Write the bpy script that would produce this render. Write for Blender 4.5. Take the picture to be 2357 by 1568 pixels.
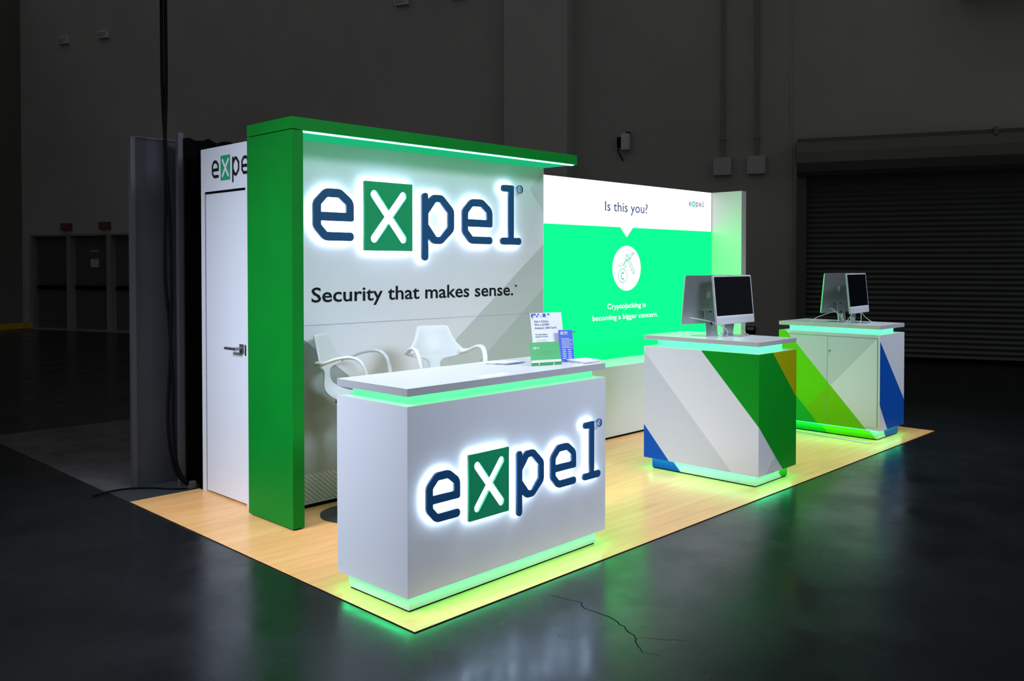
import bpy, bmesh, math, random
from mathutils import Matrix, Vector
from mathutils.geometry import tessellate_polygon
random.seed(4)
for o in list(bpy.data.objects): bpy.data.objects.remove(o)
S = bpy.context.scene
COL = S.collection
PI = math.pi

# ------------------------------------------------------------------ camera
cam = bpy.data.cameras.new('camera'); cam_o = bpy.data.objects.new('camera', cam); COL.objects.link(cam_o)
cam_o.location = (-2.4, -2.9204, 1.5884)
cam_o.rotation_euler = (PI/2 - 0.0185, 0, -0.7991)
cam.sensor_width = 36; cam.lens = 2017.34/2357*36
cam.shift_x = 0.0002; cam.shift_y = -(784 - 646.1)/2357
cam.clip_end = 200
S.camera = cam_o
# ------------------------------------------------------------------ view, world, lights
S.view_settings.view_transform = 'Standard'; S.view_settings.look = 'None'
S.view_settings.gamma = 1; S.view_settings.exposure = 0; S.view_settings.use_curve_mapping = False
W = bpy.data.worlds.new('hall_air'); S.world = W; W.use_nodes = True
W.node_tree.nodes['Background'].inputs[0].default_value = (1.0, 0.99, 0.98, 1)
W.node_tree.nodes['Background'].inputs[1].default_value = 0.115

def area(name, loc, target, sx, sy, power, color=(1, 1, 1), spread=180):
    l = bpy.data.lights.new(name, 'AREA'); l.shape = 'RECTANGLE'; l.size = sx; l.size_y = sy
    l.energy = power; l.color = color; l.spread = math.radians(spread)
    o = bpy.data.objects.new(name, l); COL.objects.link(o); o.location = loc
    o.rotation_euler = (Vector(target) - Vector(loc)).to_track_quat('-Z', 'Y').to_euler()
    return o
area('unseen_booth_light', (0.2, -0.3, 6.5), (0.7, 0.8, 0), 3.0, 1.6, 34, (0.76, 0.84, 1.0), 64)  # unseen lamps, placed and aimed to brighten chosen booth faces
area('unseen_booth_light', (3.7, 0.2, 6.5), (4.7, 0.8, 0), 1.6, 1.6, 34, (0.74, 0.88, 1.0), 70)  # set to reach the farthest counter's left face, not the middle one's
area('unseen_booth_light', (-4.6, 1.6, 4.6), (0.2, 1.5, 1.0), 2.4, 1.4, 39, (0.77, 0.84, 1.0), 42)
area('unseen_booth_light', (7.2, -3.6, 5.2), (5.9, 0.2, 0.6), 1.4, 1.0, 11, (0.76, 0.84, 1.0), 36)  # added to brighten the front of the farthest counter
area('unseen_booth_light', (2.4, -5.2, 4.4), (1.9, 0.8, 1.2), 3.0, 1.2, 36, (0.76, 0.84, 1.0), 55)

# ------------------------------------------------------------------ materials
def lin(c):
    return tuple((v/255/12.92 if v/255 <= 0.04045 else ((v/255+0.055)/1.055)**2.4) for v in c)
def mat(name, rgb, rough=0.5, metal=0.0, emit=None, strength=0.0, spec=0.5, linear=False, coat=0.0, bump=None, mottle=None, alpha=1.0, trans=0.0):
    m = bpy.data.materials.new(name); m.use_nodes = True
    nt = m.node_tree; b = nt.nodes['Principled BSDF']
    c = rgb if linear else lin(rgb)
    b.inputs['Base Color'].default_value = (*c, 1); b.inputs['Roughness'].default_value = rough
    b.inputs['Metallic'].default_value = metal; b.inputs['Specular IOR Level'].default_value = spec
    b.inputs['Coat Weight'].default_value = coat
    b.inputs['Transmission Weight'].default_value = trans
    if emit is not None:
        b.inputs['Emission Color'].default_value = (*emit, 1); b.inputs['Emission Strength'].default_value = strength
    if bump or mottle:
        tc = nt.nodes.new('ShaderNodeTexCoord')
    if bump:
        n = nt.nodes.new('ShaderNodeTexNoise'); n.inputs['Scale'].default_value = bump[0]; n.inputs['Detail'].default_value = 4
        bp = nt.nodes.new('ShaderNodeBump'); bp.inputs['Strength'].default_value = bump[1]; bp.inputs['Distance'].default_value = 0.01
        nt.links.new(tc.outputs['Object'], n.inputs['Vector']); nt.links.new(n.outputs['Fac'], bp.inputs['Height'])
        nt.links.new(bp.outputs['Normal'], b.inputs['Normal'])
    if mottle:   # (scale, amount, rough amount)
        n = nt.nodes.new('ShaderNodeTexNoise'); n.inputs['Scale'].default_value = mottle[0]; n.inputs['Detail'].default_value = 8
        n.inputs['Roughness'].default_value = 0.62
        nt.links.new(tc.outputs['Object'], n.inputs['Vector'])
        r = nt.nodes.new('ShaderNodeMapRange'); r.inputs['From Min'].default_value = 0.3; r.inputs['From Max'].default_value = 0.7
        r.inputs['To Min'].default_value = 1-mottle[1]; r.inputs['To Max'].default_value = 1+mottle[1]
        nt.links.new(n.outputs['Fac'], r.inputs['Value'])
        mx = nt.nodes.new('ShaderNodeVectorMath'); mx.operation = 'SCALE'; mx.inputs[0].default_value = c
        nt.links.new(r.outputs['Result'], mx.inputs['Scale']); nt.links.new(mx.outputs['Vector'], b.inputs['Base Color'])
        if len(mottle) > 2:
            r2 = nt.nodes.new('ShaderNodeMapRange'); r2.inputs['From Min'].default_value = 0.35; r2.inputs['From Max'].default_value = 0.65
            r2.inputs['To Min'].default_value = rough-mottle[2]; r2.inputs['To Max'].default_value = rough+mottle[2]
            n2 = nt.nodes.new('ShaderNodeTexNoise'); n2.inputs['Scale'].default_value = mottle[0]*2.3; n2.inputs['Detail'].default_value = 6
            nt.links.new(tc.outputs['Object'], n2.inputs['Vector'])
            nt.links.new(n2.outputs['Fac'], r2.inputs['Value']); nt.links.new(r2.outputs['Result'], b.inputs['Roughness'])
    return m
def emi(name, rgb, strength, linear=False):
    m = bpy.data.materials.new(name); m.use_nodes = True; nt = m.node_tree
    nt.nodes.remove(nt.nodes['Principled BSDF'])
    e = nt.nodes.new('ShaderNodeEmission'); c = rgb if linear else lin(rgb)
    e.inputs[0].default_value = (*c, 1); e.inputs[1].default_value = strength
    nt.links.new(e.outputs[0], nt.nodes['Material Output'].inputs[0])
    return m

M = {}
M['white'] = mat('white_laminate', (0.74, 0.77, 0.83), 0.42, linear=True, spec=0.35)
M['whitegloss'] = mat('white_worktop_laminate', (0.72, 0.71, 0.73), 0.25, linear=True)
M['whitegloss2'] = mat('bright_white_paint', (0.86, 0.87, 0.90), 0.45, linear=True)
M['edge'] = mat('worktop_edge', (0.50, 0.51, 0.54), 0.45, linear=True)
M['plinth'] = mat('plinth_white', (0.60, 0.64, 0.64), 0.4, linear=True)
M['pale'] = mat('pale_grey_print', (0.58, 0.62, 0.69), 0.42, linear=True, spec=0.35)
M['wallprint'] = mat('wall_print_white', (0.74, 0.77, 0.83), 0.5, linear=True, spec=0.3)
M['wallprint2'] = mat('wall_print_facet', (0.62, 0.66, 0.69), 0.5, linear=True, spec=0.3)
M['wallgrey'] = mat('wall_print_grey', (0.52, 0.57, 0.57), 0.5, linear=True, spec=0.3)
M['wallgrey2'] = mat('wall_print_sage', (0.42, 0.49, 0.47), 0.5, linear=True, spec=0.3)
M['walldark'] = mat('wall_print_dark', (0.30, 0.36, 0.36), 0.5, linear=True, spec=0.3, mottle=(2.2, 0.25))
M['wallhatch'] = mat('wall_print_hatch', (0.33, 0.37, 0.38), 0.5, linear=True)
M['green'] = mat('green_paint', (0.0015, 0.215, 0.020), 0.45, linear=True, spec=0.12, mottle=(1.3, 0.12))
M['underglow'] = emi('green_added_glow', (0.012, 0.48, 0.19), 1.0, True)  # even emission imitates light washing over the green canopy underside
M['cgreen'] = mat('green_print', (0.001, 0.32, 0.015), 0.4, linear=True, spec=0.15)
M['lime'] = mat('lime_print', (0.13, 0.66, 0.002), 0.4, linear=True, spec=0.15)
M['limedark'] = mat('lime_print_deep', (0.17, 0.58, 0.002), 0.4, linear=True, spec=0.15)
M['emerald'] = mat('emerald_print', (0.004, 0.46, 0.03), 0.4, linear=True, spec=0.15)
M['olive'] = mat('mustard_print', (0.42, 0.44, 0.001), 0.4, linear=True, spec=0.15)
M['blue'] = mat('blue_print', (0.002, 0.085, 0.46), 0.4, linear=True, spec=0.15)
M['navy'] = mat('navy_acrylic', (0.012, 0.085, 0.23), 0.30, linear=True)
M['badge'] = mat('green_acrylic', (0.010, 0.36, 0.15), 0.30, linear=True)
M['ink'] = mat('black_vinyl', (0.008, 0.012, 0.014), 0.6, linear=True, spec=0.1)
M['inkblue'] = mat('navy_ink', (0.02, 0.035, 0.12), 0.5, linear=True)
M['black'] = mat('black_gap', (0.003, 0.003, 0.004), 0.9, linear=True, spec=0.05)
M['velour'] = mat('black_velour', (0.004, 0.004, 0.0045), 1.0, linear=True, spec=0.05)
M['rubber'] = mat('black_cable_jacket', (0.003, 0.003, 0.003), 0.8, linear=True, spec=0.1)
M['halo'] = emi('backlight_led', (0.62, 0.80, 1.0), 16.0, True)
M['mint'] = emi('lit_green_band', (0.064, 1.0, 0.19), 2.5, True)
M['aqua'] = emi('lit_aqua_band', (0.084, 1.0, 0.31), 2.5, True)
M['strip'] = emi('green_led_strip', (0.04, 1.0, 0.30), 16.0, True)
M['stripaqua'] = emi('aqua_led_strip', (0.04, 1.0, 0.36), 16.0, True)
M['canopyled'] = emi('canopy_led_strip', (0.16, 1.0, 0.55), 7.5, True)
M['alu'] = mat('silver_aluminium', (0.62, 0.66, 0.70), 0.35, metal=0.85, linear=True)
M['alushell'] = mat('silver_shell', (0.50, 0.53, 0.56), 0.34, metal=0.8, linear=True)
M['chin'] = mat('pale_grey_chin', (0.60, 0.62, 0.67), 0.35, linear=True)
M['bezel'] = mat('white_bezel', (0.78, 0.80, 0.82), 0.3, linear=True)
M['screenblack'] = mat('dark_glass', (0.002, 0.003, 0.006), 0.12, linear=True, spec=0.15)
M['mark'] = mat('polished_mark', (0.75, 0.78, 0.80), 0.2, metal=0.4, linear=True)
M['cable'] = mat('white_cable', (0.75, 0.77, 0.78), 0.4, linear=True)
M['chair'] = mat('white_moulded_plastic', (0.62, 0.645, 0.64), 0.38, linear=True)
M['steel'] = mat('brushed_steel', (0.30, 0.31, 0.33), 0.35, metal=0.9, linear=True)
M['disc'] = mat('dark_base_disc', (0.06, 0.07, 0.08), 0.35, metal=0.6, linear=True)
M['paper'] = mat('white_paper', (0.78, 0.79, 0.82), 0.55, linear=True)
M['cardgreen'] = mat('green_card', (0.06, 0.42, 0.13), 0.45, linear=True)
M['cardgreen2'] = mat('deep_green_card', (0.01, 0.26, 0.05), 0.45, linear=True)
M['cardblue'] = mat('blue_card', (0.02, 0.09, 0.56), 0.45, linear=True)
M['cardtext'] = mat('pale_print', (0.75, 0.80, 0.85), 0.5, linear=True)
M['acrylic'] = mat('clear_acrylic', (0.95, 0.97, 0.97), 0.05, linear=True, trans=0.95)
M['darkgreen'] = mat('dark_green_tab', (0.015, 0.06, 0.01), 0.4, linear=True)
M['hallwall'] = mat('painted_concrete_wall', (0.36, 0.355, 0.35), 0.9, linear=True, spec=0.1, mottle=(0.35, 0.12))
M['hallwall2'] = mat('painted_concrete_pier', (0.42, 0.415, 0.41), 0.9, linear=True, spec=0.1, mottle=(0.35, 0.1))
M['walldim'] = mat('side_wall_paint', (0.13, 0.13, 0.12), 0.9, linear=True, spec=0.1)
M['doorpaint'] = mat('dark_door_paint', (0.075, 0.072, 0.068), 0.6, linear=True)
M['frame'] = mat('door_frame_paint', (0.22, 0.21, 0.20), 0.6, linear=True)
M['shutter'] = mat('shutter_slats', (0.11, 0.115, 0.12), 0.45, metal=0.4, linear=True)
M['drum'] = mat('shutter_hood', (0.14, 0.135, 0.13), 0.4, metal=0.5, linear=True)
M['box'] = mat('grey_enclosure', (0.42, 0.42, 0.43), 0.6, linear=True)
M['boxlight'] = mat('pale_enclosure', (0.60, 0.62, 0.66), 0.6, linear=True)
M['signwhite'] = mat('sign_housing', (0.55, 0.54, 0.54), 0.5, linear=True)
M['signpale'] = mat('sign_pale_red', (0.20, 0.10, 0.10), 0.6, linear=True)
M['signred'] = mat('sign_red', (0.14, 0.035, 0.035), 0.5, linear=True)
M['yellow'] = mat('yellow_kerb_paint', (0.42, 0.30, 0.01), 0.7, linear=True)
M['carpet'] = mat('grey_carpet', (0.10, 0.097, 0.097), 1.0, linear=True, spec=0.05, mottle=(2.5, 0.3))
M['slate'] = mat('slate_flooring', (0.035, 0.042, 0.045), 0.5, linear=True)
M['greypanel'] = mat('blue_grey_panel', (0.050, 0.056, 0.066), 0.7, linear=True, mottle=(2.0, 0.12))
M['post'] = mat('grey_metal_post', (0.075, 0.076, 0.082), 0.5, metal=0.3, linear=True)
M['concrete'] = mat('dark_polished_concrete', (0.0105, 0.0115, 0.0125), 0.25, linear=True, spec=0.42, mottle=(1.1, 0.35, 0.07), bump=(9.0, 0.06))
M['concrete'].node_tree.nodes['Principled BSDF'].inputs['Specular Tint'].default_value = (0.78, 0.90, 1.0, 1)
M['crack'] = mat('crack_shadow', (0.002, 0.002, 0.002), 0.95, linear=True, spec=0.0)
M['scrwhite'] = emi('screen_white', (0.98, 1.0, 1.0), 1.2, True)
M['scrgreen'] = emi('screen_green', (0.002, 1.0, 0.115), 2.7, True)
M['scrhatch'] = emi('screen_hatch', (0.001, 0.9, 0.11), 1.0, True)
M['scrnavy'] = emi('screen_navy', (0.03, 0.05, 0.20), 1.0, True)
M['scrteal'] = emi('screen_teal', (0.05, 0.62, 0.45), 1.0, True)

def wood():
    m = bpy.data.materials.new('maple_laminate_planks'); m.use_nodes = True; nt = m.node_tree; b = nt.nodes['Principled BSDF']
    tc = nt.nodes.new('ShaderNodeTexCoord')
    br = nt.nodes.new('ShaderNodeTexBrick'); br.offset = 0.37; br.inputs['Scale'].default_value = 1
    br.inputs['Brick Width'].default_value = 1.2; br.inputs['Row Height'].default_value = 0.13
    br.inputs['Mortar Size'].default_value = 0.0006
    br.inputs['Color1'].default_value = (0.91, 0.475, 0.175, 1); br.inputs['Color2'].default_value = (0.95, 0.525, 0.205, 1)
    br.inputs['Mortar'].default_value = (0.66,0.37,0.14,1)
    nt.links.new(tc.outputs['Object'], br.inputs['Vector'])
    mp = nt.nodes.new('ShaderNodeMapping'); mp.inputs['Scale'].default_value = (0.8, 9, 1)
    n = nt.nodes.new('ShaderNodeTexNoise'); n.inputs['Scale'].default_value = 2.2; n.inputs['Detail'].default_value = 6
    nt.links.new(tc.outputs['Object'], mp.inputs['Vector']); nt.links.new(mp.outputs['Vector'], n.inputs['Vector'])
    r = nt.nodes.new('ShaderNodeMapRange'); r.inputs['From Min'].default_value = 0.3; r.inputs['From Max'].default_value = 0.7
    r.inputs['To Min'].default_value = 0.88; r.inputs['To Max'].default_value = 1.08
    nt.links.new(n.outputs['Fac'], r.inputs['Value'])
    v = nt.nodes.new('ShaderNodeVectorMath'); v.operation = 'SCALE'
    nt.links.new(br.outputs['Color'], v.inputs[0]); nt.links.new(r.outputs['Result'], v.inputs['Scale'])
    nt.links.new(v.outputs['Vector'], b.inputs['Base Color'])
    b.inputs['Roughness'].default_value = 0.30; b.inputs['Specular IOR Level'].default_value = 0.5
    return m
M['wood'] = wood()

# ------------------------------------------------------------------ mesh helpers
class MB:
    def __init__(s, T=None): s.v = []; s.f = []; s.m = []; s.T = T or Matrix()
    def add(s, vs, fs, mi=0):
        n = len(s.v); s.v += [s.T @ Vector(v) for v in vs]
        s.f += [tuple(n+i for i in f) for f in fs]; s.m += ([mi]*len(fs) if isinstance(mi, int) else list(mi)); return s
    def box(s, a, b, mi=0):
        x0, y0, z0 = [min(p, q) for p, q in zip(a, b)]; x1, y1, z1 = [max(p, q) for p, q in zip(a, b)]
        return s.add([(x0,y0,z0),(x1,y0,z0),(x1,y1,z0),(x0,y1,z0),(x0,y0,z1),(x1,y0,z1),(x1,y1,z1),(x0,y1,z1)],
              [(0,3,2,1),(4,5,6,7),(0,1,5,4),(1,2,6,5),(2,3,7,6),(3,0,4,7)], mi)
    def prism(s, loops, fr, d0, d1, front=0, back=None, side=None):
        """loops[0] outline, the others holes, in 2D; fr=(origin,u,v,n); solid from n*d0 (back) to n*d1 (front)"""
        o, u, v, n = [Vector(q) for q in fr]
        back = front if back is None else back; side = front if side is None else side
        pts = [p for l in loops for p in l]
        tris = tessellate_polygon([[Vector((p[0], p[1], 0)) for p in l] for l in loops])
        V = [o+u*p[0]+v*p[1]+n*d1 for p in pts] + [o+u*p[0]+v*p[1]+n*d0 for p in pts]
        N = len(pts); right = u.cross(v).dot(n) > 0
        F = []; mi = []
        for t in tris:
            a, b, c = [Vector((*pts[i], 0)) for i in t]
            ccw = (b-a).cross(c-a).z > 0
            t = tuple(t) if ccw == right else tuple(reversed(t))
            F.append(t); mi.append(front); F.append(tuple(N+i for i in reversed(t))); mi.append(back)
        k = 0
        for li, l in enumerate(loops):
            n_ = len(l); ar = sum(l[i][0]*l[(i+1) % n_][1]-l[(i+1) % n_][0]*l[i][1] for i in range(n_))
            fl = ((ar > 0) == right) != (li > 0)
            for i in range(n_):
                a, b = k+i, k+(i+1) % n_
                q = (a, N+a, N+b, b)
                F.append(q if fl else tuple(reversed(q))); mi.append(side)
            k += n_
        return s.add(V, F, mi)
    def tube(s, path, r, seg=10, mi=0, caps=True, flat=1.0, up=None):
        P = [Vector(p) for p in path]; R = r if isinstance(r, (list, tuple)) else [r]*len(P)
        rings = []; nrm = None
        for i, p in enumerate(P):
            t = (P[min(i+1, len(P)-1)]-P[max(i-1, 0)]).normalized()
            if nrm is None:
                a = Vector(up) if up else (Vector((0,0,1)) if abs(t.z) < .9 else Vector((1,0,0)))
                nrm = (a-t*a.dot(t)).normalized()
            else: nrm = (nrm-t*nrm.dot(t)).normalized()
            bi = t.cross(nrm)
            rings.append([p+nrm*math.cos(2*PI*k/seg)*R[i]*flat+bi*math.sin(2*PI*k/seg)*R[i] for k in range(seg)])
        V = [v for g in rings for v in g]; F = []
        for i in range(len(P)-1):
            for k in range(seg): F.append((i*seg+k, i*seg+(k+1) % seg, (i+1)*seg+(k+1) % seg, (i+1)*seg+k))
        if caps: F.append(tuple(reversed(range(seg)))); F.append(tuple((len(P)-1)*seg+k for k in range(seg)))
        return s.add(V, F, mi)
    def lathe(s, prof, c=(0,0,0), seg=40, mi=0):
        V = []; F = []
        for r, z in prof:
            for k in range(seg): a = 2*PI*k/seg; V.append((c[0]+r*math.cos(a), c[1]+r*math.sin(a), c[2]+z))
        for i in range(len(prof)-1):
            for k in range(seg): F.append((i*seg+k, i*seg+(k+1) % seg, (i+1)*seg+(k+1) % seg, (i+1)*seg+k))
        F.append(tuple(reversed(range(seg)))); F.append(tuple((len(prof)-1)*seg+k for k in range(seg)))
        return s.add(V, F, mi)
    def build(s, name, mats, parent=None, bevel=0, smooth=False):
        me = bpy.data.meshes.new(name); me.from_pydata([tuple(v) for v in s.v], [], s.f)
        mats = mats if isinstance(mats, (list, tuple)) else [mats]
        for m in mats: me.materials.append(M[m] if isinstance(m, str) else m)
        for p, i in zip(me.polygons, s.m): p.material_index = i
        if smooth:
            for p in me.polygons: p.use_smooth = True
        me.update()
        o = bpy.data.objects.new(name, me); COL.objects.link(o)
        if parent: o.parent = parent
        if bevel:
            b = o.modifiers.new('bevel', 'BEVEL'); b.width = bevel; b.segments = 2; b.limit_method = 'ANGLE'; b.angle_limit = math.radians(50)
        if smooth == 'auto':
            for p in me.polygons: p.use_smooth = True
            e = o.modifiers.new('split', 'EDGE_SPLIT'); e.split_angle = math.radians(40)
        return o
def thing(name, label, cat, loc=(0,0,0), rz=0, group=None):
    o = bpy.data.objects.new(name, None); COL.objects.link(o); o.empty_display_size = 0.1
    o.location = loc; o.rotation_euler = (0, 0, rz); tag(o, label, cat, group); return o
def tag(o, label, cat, group=None):
    o['label'] = label; o['category'] = cat
    if group: o['group'] = group
    return o
def struct(o): o['kind'] = 'structure'; return o
def setlabel(o, l): o['label'] = l; return o
def children(o): return [c for c in bpy.data.objects if c.parent == o]
def copy_tree(o, parent=None):
    c = o.copy(); COL.objects.link(c); c.parent = parent
    for ch in children(o): copy_tree(ch, c)
    return c
def circle(cx, cy, rx, ry=None, n=40):
    ry = ry or rx; return [(cx+rx*math.cos(2*PI*k/n), cy+ry*math.sin(2*PI*k/n)) for k in range(n)]
def rounded(pts, seg=5):
    """pts: (x, y, r) -> corner-rounded 2D loop"""
    out = []; n = len(pts)
    for i in range(n):
        p = Vector(pts[i][:2]); r = pts[i][2] if len(pts[i]) > 2 else 0
        a = Vector(pts[i-1][:2])-p; b = Vector(pts[(i+1) % n][:2])-p
        if r <= 0: out.append(tuple(p)); continue
        la, lb = a.length, b.length; a.normalize(); b.normalize()
        h = math.acos(max(-1, min(1, a.dot(b))))/2
        if abs(h-PI/2) < .02: out.append(tuple(p)); continue
        t = min(r/math.tan(h), la*.499, lb*.499); r = t*math.tan(h)
        c = p+(a+b).normalized()*(r/math.sin(h))
        s_ = p+a*t-c; e_ = p+b*t-c
        a0 = math.atan2(s_.y, s_.x); a1 = math.atan2(e_.y, e_.x); d = (a1-a0+PI) % (2*PI)-PI
        for k in range(seg+1):
            q = a0+d*k/seg; out.append((c.x+r*math.cos(q), c.y+r*math.sin(q)))
    return out
_tc = {}
def text_loops(body, offset=0.0):
    """triangulated text as flat 2D triangles (vertices, faces, width)"""
    key = (body, offset)
    if key in _tc: return _tc[key]
    cu = bpy.data.curves.new('lettering', 'FONT'); cu.body = body; cu.offset = offset; cu.resolution_u = 3
    o = bpy.data.objects.new('lettering', cu); COL.objects.link(o)
    dg = bpy.context.evaluated_depsgraph_get(); me = bpy.data.meshes.new_from_object(o.evaluated_get(dg))
    V = [(v.co.x, v.co.y) for v in me.vertices]; F = [tuple(p.vertices) for p in me.polygons]
    bpy.data.objects.remove(o); bpy.data.curves.remove(cu); bpy.data.meshes.remove(me)
    x0 = min(v[0] for v in V); x1 = max(v[0] for v in V)
    _tc[key] = ([(a-x0, b) for a, b in V], F, x1-x0); return _tc[key]
CAP = 0.73
def put_text(mb, body, fr, x, y, width, cap, lift=0.001, mi=0, offset=0.0):
    V, F, w = text_loops(body, offset); sx = width/w; sy = cap/CAP
    o, u, v, n = [Vector(q) for q in fr]
    if u.cross(v).dot(n) < 0: F = [tuple(reversed(f)) for f in F]
    mb.add([o+u*(x+a*sx)+v*(y+b*sy)+n*lift for a, b in V], F, mi)
def flat(mb, pts, fr, lift, mi=0, holes=()):
    """surface print: a filled 2D polygon lying on the surface"""
    o, u, v, n = [Vector(q) for q in fr]
    loops = [list(pts)]+[list(h) for h in holes]; allp = [p for l in loops for p in l]
    tr = tessellate_polygon([[Vector((p[0], p[1], 0)) for p in l] for l in loops])
    right = u.cross(v).dot(n) > 0; F = []
    for t in tr:
        a, b, c = [Vector((*allp[i], 0)) for i in t]; ccw = (b-a).cross(c-a).z > 0
        F.append(tuple(t) if ccw == right else tuple(reversed(t)))
    mb.add([o+u*p[0]+v*p[1]+n*lift for p in allp], F, mi)
def clip(poly, x0, y0, x1, y1):
    def cut(P, f, inter):
        out = []
        for i in range(len(P)):
            a, b = P[i-1], P[i]
            if f(a) != f(b): out.append(inter(a, b))
            if f(b): out.append(b)
        return out
    for ax, lim, sg in ((0,x0,1),(0,x1,-1),(1,y0,1),(1,y1,-1)):
        if not poly: return []
        f = lambda p: (p[ax]-lim)*sg >= 0
        def inter(a, b):
            t = (lim-a[ax])/(b[ax]-a[ax]); return (a[0]+(b[0]-a[0])*t, a[1]+(b[1]-a[1])*t)
        poly = cut(poly, f, inter)
    return poly

# ------------------------------------------------------------------ the company logo (units: metres on the wall version)
H = 0.029
E_OUT = rounded([(.318,0,H),(.085,0,.075),(0,.085,.075),(0,.258,.075),(.09,.345,.075),(.215,.345,.075),(.318,.268,.075),(.318,.131,.018),
                 (.059,.131,.004),(.059,.105,.01),(.106,.058,.01),(.318,.058,H)])
E_IN = rounded([(.059,.189,.004),(.26,.189,.004),(.26,.238,.02),(.2,.287,.02),(.108,.287,.02),(.059,.238,.02)])
P_OUT = rounded([(.916,-.129,H),(.974,-.129,H),(.974,.03,0),(1.023,-.007,.06),(1.106,-.007,.06),(1.227,.095,.06),(1.227,.25,.06),(1.112,.355,.06),
                 (1.023,.355,.06),(.974,.320,.0),(.974,.363,H),(.916,.363,H)])
P_IN = rounded([(.974,.135,.01),(.974,.214,.01),(1.048,.301,.02),(1.090,.301,.02),(1.168,.222,.02),(1.168,.125,.02),(1.092,.047,.02),(1.052,.047,.02)])
L_OUT = rounded([(1.722,0,H),(1.957,0,H),(1.957,.058,H),(1.870,.058,.002),(1.870,.475,.015),(1.733,.475,H*.9),(1.733,.420,H*.9),(1.812,.420,.002),(1.812,.058,.002),(1.722,.058,H)])
BOX = rounded([(.405,-.062,.008),(.825,-.062,.008),(.825,.415,.008),(.405,.415,.008)])
def cross_loop(cx=.615, cy=.174, dx=.126, dy=.151, hw=.030):
    L = math.hypot(dx, dy); th = math.atan2(dy, dx); out = []
    u = [(math.cos(th), math.sin(th)), (-math.cos(th), math.sin(th)), (-math.cos(th), -math.sin(th)), (math.cos(th), -math.sin(th))]
    inner = [(0, hw/math.cos(th)), (-hw/math.sin(th), 0), (0, -hw/math.cos(th)), (hw/math.sin(th), 0)]
    for k, d in enumerate(u):
        a0 = math.atan2(d[1], d[0]); c = (cx+d[0]*L, cy+d[1]*L)
        for j in range(9):
            a = a0-PI/2+PI*j/8; out.append((c[0]+hw*math.cos(a), c[1]+hw*math.sin(a)))
        out.append((cx+inner[k][0], cy+inner[k][1]))
    return out
X_IN = cross_loop()
sh = lambda l, dx: [(a+dx, b) for a, b in l]
LETTERS = [('letter', [E_OUT, E_IN]), ('letter', [P_OUT, P_IN]), ('letter', [sh(E_OUT, 1.311), sh(E_IN, 1.311)]), ('letter', [L_OUT])]
def halo_logo(fr, sx, sz, parent, gap=0.028, thick=0.017):
    o, u, v, n = [Vector(q) for q in fr]; F = (o, u*sx, v*sz, n)
    for nm, loops in LETTERS:
        mb = MB(); mb.prism(loops, F, gap, gap+thick, 0, 1, 0); setlabel(mb.build('letter', ['navy', 'halo'], parent), 'navy raised letter lit from behind')
    mb = MB(); mb.prism([BOX, X_IN], F, gap, gap+thick, 0, 1, 0); setlabel(mb.build('logo_panel', ['badge', 'halo'], parent), 'green raised square with a cut-out x lit from behind')
    mb = MB(); mb.prism([circle(1.947,.448,.034), circle(1.947,.448,.028)], F, gap, gap+thick*.8)
    fr2 = (o, u, v, n); put_text(mb, 'R', fr2, 1.936*sx, .430*sz, .024*sx, .036*sz, gap+thick*.8, 0, .02)
    mb.build('registered_mark', ['navy'], parent)
def flat_logo(mb, fr, sx, sz, lift, dark, sq, cut, reg=False):
    o, u, v, n = [Vector(q) for q in fr]; F = (o, u*sx, v*sz, n)
    for nm, loops in LETTERS: flat(mb, loops[0], F, lift, dark, loops[1:])
    flat(mb, BOX, F, lift, sq, [X_IN]); flat(mb, X_IN, F, lift, cut)

# ================================================================== SETTING
FZ = -0.005
mb = MB(); mb.add([(-12,-10,FZ),(26,-10,FZ),(26,34,FZ),(-12,34,FZ)], [(0,1,2,3)]); floor = struct(mb.build('floor', 'concrete'))
mb = MB()
def ribbon(pts, w):
    n = len(pts)
    for i in range(n-1):
        a, b = Vector((*pts[i], 0)), Vector((*pts[i+1], 0)); d = (b-a).normalized(); p = Vector((-d.y, d.x, 0))
        w0 = w*(.35+.65*math.sin(PI*(i+.2)/n)); w1 = w*(.35+.65*math.sin(PI*(i+1.2)/n))
        z = Vector((0,0,FZ+.0012)); mb.add([a-p*w0+z, b-p*w1+z, b+p*w1+z, a+p*w0+z], [(0,1,2,3)])
def jitter(pts, k=4, amp=.008):
    out = []
    for i in range(len(pts)-1):
        for j in range(k):
            t = j/k; out.append((pts[i][0]+(pts[i+1][0]-pts[i][0])*t+random.uniform(-amp,amp)*(j > 0), pts[i][1]+(pts[i+1][1]-pts[i][1])*t+random.uniform(-amp,amp)*(j > 0)))
    return out+[pts[-1]]
ribbon(jitter([(.733,-.124),(.742,-.172),(.769,-.285),(.723,-.349),(.725,-.437),(.715,-.532),(.674,-.623),(.624,-.711),(.58,-.755),(.535,-.815),(.557,-.906)]), .0018)
ribbon(jitter([(.624,-.711),(.69,-.80),(.758,-.879)]), .0011)
mb.build('crack', 'crack', floor)
mb = MB(); mb.box((.003,.003,FZ),(6.387,2.976,-.0015),1); mb.box((0,0,-.0015),(6.39,2.979,0)); struct(mb.build('floor_platform', ['wood','black']))
mb = MB(); mb.box((-.01,3.36,FZ),(3.6,6.15,FZ+.006)); struct(mb.build('floor_carpet', 'carpet'))
mb = MB(); mb.box((0.0,2.985,FZ),(3.6,3.355,FZ+.003)); struct(mb.build('floor_slate', 'slate'))

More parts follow.
